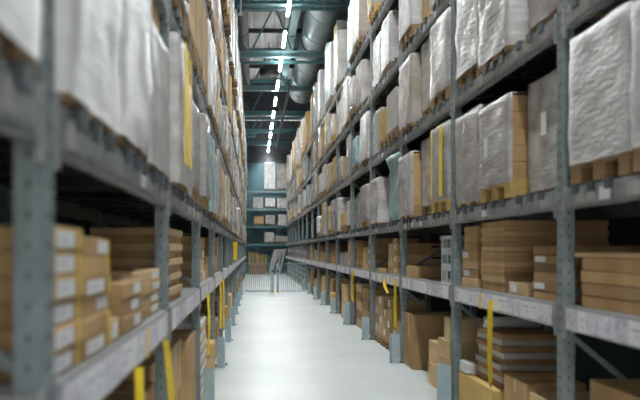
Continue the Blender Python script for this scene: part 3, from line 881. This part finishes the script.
# --- farther bays, smaller in the picture: fewer and larger cartons
for side, ks, y00 in ((1, range(4, 9), YR), (-1, range(3, 13), YL)):
    for k in ks:
        for lvl, z, hmax in (('shelf', B, .56), ('floor', 0.0, .8)):
            y = y00 + BAY * k + .14
            end = y00 + BAY * (k + 1) - .14
            j = 0
            while y < end - .4:
                wd = R.uniform(.5, .95) if side > 0 else R.uniform(.75, 1.2)
                wd = min(wd, end - y)
                n = R.choice((2, 3, 3, 4)) if side > 0 else R.choice((1, 2, 2))
                hh = R.uniform(.45, 1.0) * hmax / n
                j += 1
                mm = R.choices(('card', 'card_light', 'card_dark', 'grey_box', 'card_yellow'), (45, 30, 12, 8, 5))[0]
                if R.random() > .08:
                    stack(side, y, y + wd - .04, z, [hh] * n, '%s of %s, %s' % (ORD[j], bay_words(side, k), lvl), (GS if lvl == 'shelf' else GF)[side], mm, .5, detail=False,
                          xf=None if lvl == 'shelf' else (XR + R.uniform(-.03, .08) if side > 0 else XL - R.uniform(-.04, .06)))
                y += wd + R.uniform(.02, .12)

carton(-1, XL - .03, YL + 1.93, YL + 2.6, LEV[0] + .75, LEV[0] + .945, 'brown carton lying on top of a low white wrapped load, left rack', 'loose cartons on pallet loads', 'card', .6, tape='top')
# ------------------------------------------------------------------ yellow straps hanging from the picking-shelf beams
def strap(side, y, z0, z1, wd, label, dy=0.0, curl=0.0, dx=0.0):
    xf = XR - .035 if side > 0 else XL + .035
    n = 14
    pts = []
    for i in range(n + 1):
        t = i / n
        pts.append((xf - side * (.004 + .02 * math.sin(t * 3) * .4 + dx * t), y + dy * t + curl * math.sin(t * math.pi), z0 + (z1 - z0) * t, .9 + .12 * math.sin(t * 4 + y)))
    o = thing('yellow_strap', label, 'strap', (0, 0, 0), 'yellow hanging straps')
    link('webbing', MB().ribbon(pts, wd, .004).mesh('webbing', [M['yellow']]), o)
    link('strap_end', MB().box(-.004, .004, -.011, .011, -.03, 0).mesh('strap_end', [M['dark_steel']]), o, (pts[-1][0], pts[-1][1], z1))
    return o
strap(1, 6.55, 1.09, .42, .055, 'yellow strap hanging from right shelf before the dull flat cartons')
strap(1, 10.95, 1.10, .45, .055, 'yellow strap hanging just beyond third right upright')
strap(1, 11.9, 1.08, .88, .05, 'short curled yellow strap over pallet cartons in right rack', dy=-.35, curl=.1)
strap(1, 15.7, 1.09, .5, .055, 'yellow strap hanging in fifth bay of right rack')
strap(-1, 3.3, 1.02, .1, .042, 'nearest yellow strap hanging from left shelf')
strap(-1, 4.3, 1.02, .42, .042, 'slanted yellow strap beside second left upright', dy=.38)
strap(-1, 8.3, 1.06, .42, .03, 'yellow strap hanging before pale-edged flats on left')
strap(-1, 11.3, 1.06, .4, .03, 'yellow strap hanging past fourth left upright')
strap(-1, 12.4, 1.06, .3, .03, 'yellow strap hanging before fifth left upright')
strap(-1, 20.0, 1.70, 1.25, .12, 'wide yellow strap hanging far along the left rack')

# ------------------------------------------------------------------ gate across the aisle
gy = 28.6
def gate(x0, x1, label):
    t = thing('metal_gate', label, 'gate', ((x0 + x1) / 2, gy, 0), 'leaves of the aisle gate')
    c = (x0 + x1) / 2
    link('top_rail', MB().box(x0 - c, x1 - c, -.02, .02, .99, 1.03).mesh('top_rail', [M['pale_teal']]), t)
    link('bottom_rail', MB().box(x0 - c, x1 - c, -.018, .018, .03, .06).mesh('bottom_rail', [M['pale_teal']]), t)
    n = 12
    me = cached('gbar', lambda: MB().tube([(0, 0, .05), (0, 0, 1.0)], .010, 6).mesh('bar', [M['pale_teal']]))
    for i in range(n + 1):
        link('bar', me, t, (x0 - c + .02 + (x1 - x0 - .04) * i / n, 0, 0))
gate(-.34, .60, 'pale teal barred gate leaf at aisle end, left of the gate posts')
gate(.94, 1.86, 'pale teal barred gate leaf at aisle end, right of the gate posts')
for i, xx in enumerate((.655, .845)):
    t = thing('gate_post', 'flat teal-blue gate post with orange foot, %s of the pair' % ('left' if i == 0 else 'right'), 'gate post', (xx, gy, 0), 'gate posts')
    link('post', MB().box(-.05, .05, -.03, .03, .06, 1.04).mesh('post', [M['guard']], bevel=.008), t)
    link('foot', MB().box(-.045, .045, -.05, .05, 0, .061).mesh('foot', [M['orange']]), t)
    link('latch', MB().box(-.03, .03, -.05, -.025, .7, .8).mesh('latch', [M['dark_steel']]), t)

# ------------------------------------------------------------------ bin shelving behind the gate, under the right rack
for q in range(6):
    y0 = YR + BAY * (9 + q) + .15
    t = thing('bin_shelving', 'grey bin shelving unit under the right rack, %s beyond the gate' % ORD[q + 1], 'shelving', (XR + .02, y0, 0), 'bin shelving units')
    zs = (.12, .34, .56, .78)
    for z in zs:
        link('shelf', cached(('bs', z), lambda: MB().box(0, .45, 0, 2.5, z - .035, z).mesh('shelf', [M['pinkboard']])), t)
    for yy in (0, .83, 1.66, 2.46):
        link('divider', cached('bd', lambda: MB().box(.0, .45, 0, .04, 0, .96).mesh('divider', [M['pinkboard']])), t, (0, yy, 0))
    for z, zn in zip(zs, ('lowest', 'second', 'third', 'top')):
        for j, yy in enumerate((.44, 1.26, 2.08)):
            if R.random() < .12: continue
            o = link('storage_bin', cached('bin', lambda: MB().box(0, .4, -.3, .3, 0, .012).box(0, .012, -.3, .3, 0, .09).box(.388, .4, -.3, .3, 0, .15).box(0, .4, -.3, -.288, 0, .14).box(0, .4, .288, .3, 0, .14).mesh('storage_bin', [M['bin']])),
                     None, (XR + .03, y0 + yy, z + .001))
            tag(o, 'grey storage bin, %s shelf of %s bin shelving unit, %s place' % (zn, ORD[q + 1], POSN[j]), 'storage bin', 'storage bins beyond the gate')
    # upper tier, standing on the picking shelf
    t2 = thing('bin_shelving', 'grey bin rack on the picking shelf, %s beyond the gate' % ORD[q + 1], 'shelving', (XR + .02, y0, B + .001), 'bin racks on the picking shelf')
    for z in (.05, .30):
        link('shelf', cached(('bs2', z), lambda: MB().box(0, .45, 0, 2.5, z - .035, z).mesh('shelf', [M['pinkboard']])), t2)
    for yy in (0, .83, 1.66, 2.46):
        link('divider', cached('bd2', lambda: MB().box(.0, .45, 0, .04, 0, .5).mesh('divider', [M['pinkboard']])), t2, (0, yy, 0))
    for z, zn in ((.05, 'lower'), (.30, 'upper')):
        for j, yy in enumerate((.44, 1.26, 2.08)):
            o = link('storage_bin', MESH['bin'], None, (XR + .03, y0 + yy, B + z + .002))
            tag(o, 'grey storage bin, %s tier of %s bin rack on picking shelf, %s place' % (zn, ORD[q + 1], POSN[j]), 'storage bin', 'storage bins beyond the gate')

# ------------------------------------------------------------------ rack across the far end
t = thing('pallet_rack', 'teal pallet rack standing across the far end of the aisle', 'pallet rack', (0, 50.9, 0))
for xx in (-.62, 2.3):
    for yy in (0, .95):
        link('upright', cached('fu', lambda: MB().box(-.06, .06, -.05, .05, 0, 6.2).mesh('upright', [M['teal']])), t, (xx, yy, 0))
for z in [BASE] + LEV:
    for yy in (0, .95):
        link('beam', MB().box(-.56, 2.24, yy - .03, yy + .03, z - .14, z - .013).mesh('beam', [M['teal'] if z < 4 else M['pale_teal']]), t)
    link('deck', MB().box(-.56, 2.24, .0, .95, z - .012, z).mesh('deck', [M['dark_steel']]), t)
FAR = [
    (3, .98, .68, 1.74, 'film_white', 'tall white wrapped load on top of the far rack, left one'),
    (3, 1.76, .66, 1.62, 'film', 'tall grey wrapped load on top of the far rack, right one'),
    (2, .24, .62, .7, 'film', 'wrapped load on the far rack, third pallet level, left one'),
    (2, 1.02, .6, .66, 'film_white', 'wrapped load on the far rack, third pallet level, middle one'),
    (2, 1.78, .64, .66, 'film', 'wrapped load on the far rack, third pallet level, right one'),
    (1, .30, .58, .62, 'carton', 'brown carton load on the far rack, second pallet level, left one'),
    (1, 1.02, .56, .68, 'film', 'wrapped load on the far rack, second pallet level, middle one'),
    (1, 1.78, .5, .7, 'film', 'wrapped load on the far rack, second pallet level, right one'),
    (0, .98, .56, .72, 'film_white', 'white wrapped load on the far rack, lowest pallet level'),
    (0, 1.75, .8, .5, 'grey', 'low grey load on the far rack, lowest pallet level'),
]
for lv, xc, wd, h, st, lb in FAR:
    pallet_load(1, 51.0, LEV[lv], h, st, lb, 'pallet loads on the far rack', wd=.8, dp=wd, front=xc - wd / 2)
# stacked empty pallets and cartons below, leaning panels
for c, (xx, n) in enumerate(((-.05, 5), (.52, 4))):
    for i in range(n):
        o = link('empty_pallet', PAL['orange'], None, (xx, 50.2, .62 + i * .146), scale=(.5, .9, 1))
        tag(o, 'empty light wooden pallet, %s from bottom of the %s stack by the far rack' % (ORD[i + 1], 'left' if c == 0 else 'right'), 'pallet', 'empty pallets by the far rack')
for c, xx in enumerate((-.05, .52)):
    o = link('carton', real_carton(.5, .7, .61, 'card_dark'), None, (xx, 50.2, .0008))
    tag(o, 'dark brown carton on the floor under the %s stack of empty pallets' % ('left' if c == 0 else 'right'), 'carton', 'cartons under the empty pallets')
for i in range(3):
    me = MB().box(-.03, .03, -.35, .35, 0, 1.6).mesh('leaning_panel', [M['pinkboard']], bevel=.005)
    o = link('leaning_panel', me, None, (.98 + .22 * i, 49.2 + .05 * i, .012))
    o.rotation_euler = (math.radians(-4), math.radians(17), .35)
    tag(o, 'pale grey panel leaning beyond the gate, %s' % ('left one', 'middle one', 'right one')[i], 'panel', 'leaning panels')

dup = {k: v for k, v in LABELS.items() if len(v) > 1}
print('DUP LABELS', len(dup), list(dup.items())[:5], 'LONG', [k for k in LABELS if len(__import__('re').findall(r"[A-Za-z0-9][A-Za-z0-9'-]*", k)) > 16])
from collections import Counter
print(Counter(o.name.split('.')[0] for o in bpy.data.objects if o.parent is None).most_common(40))
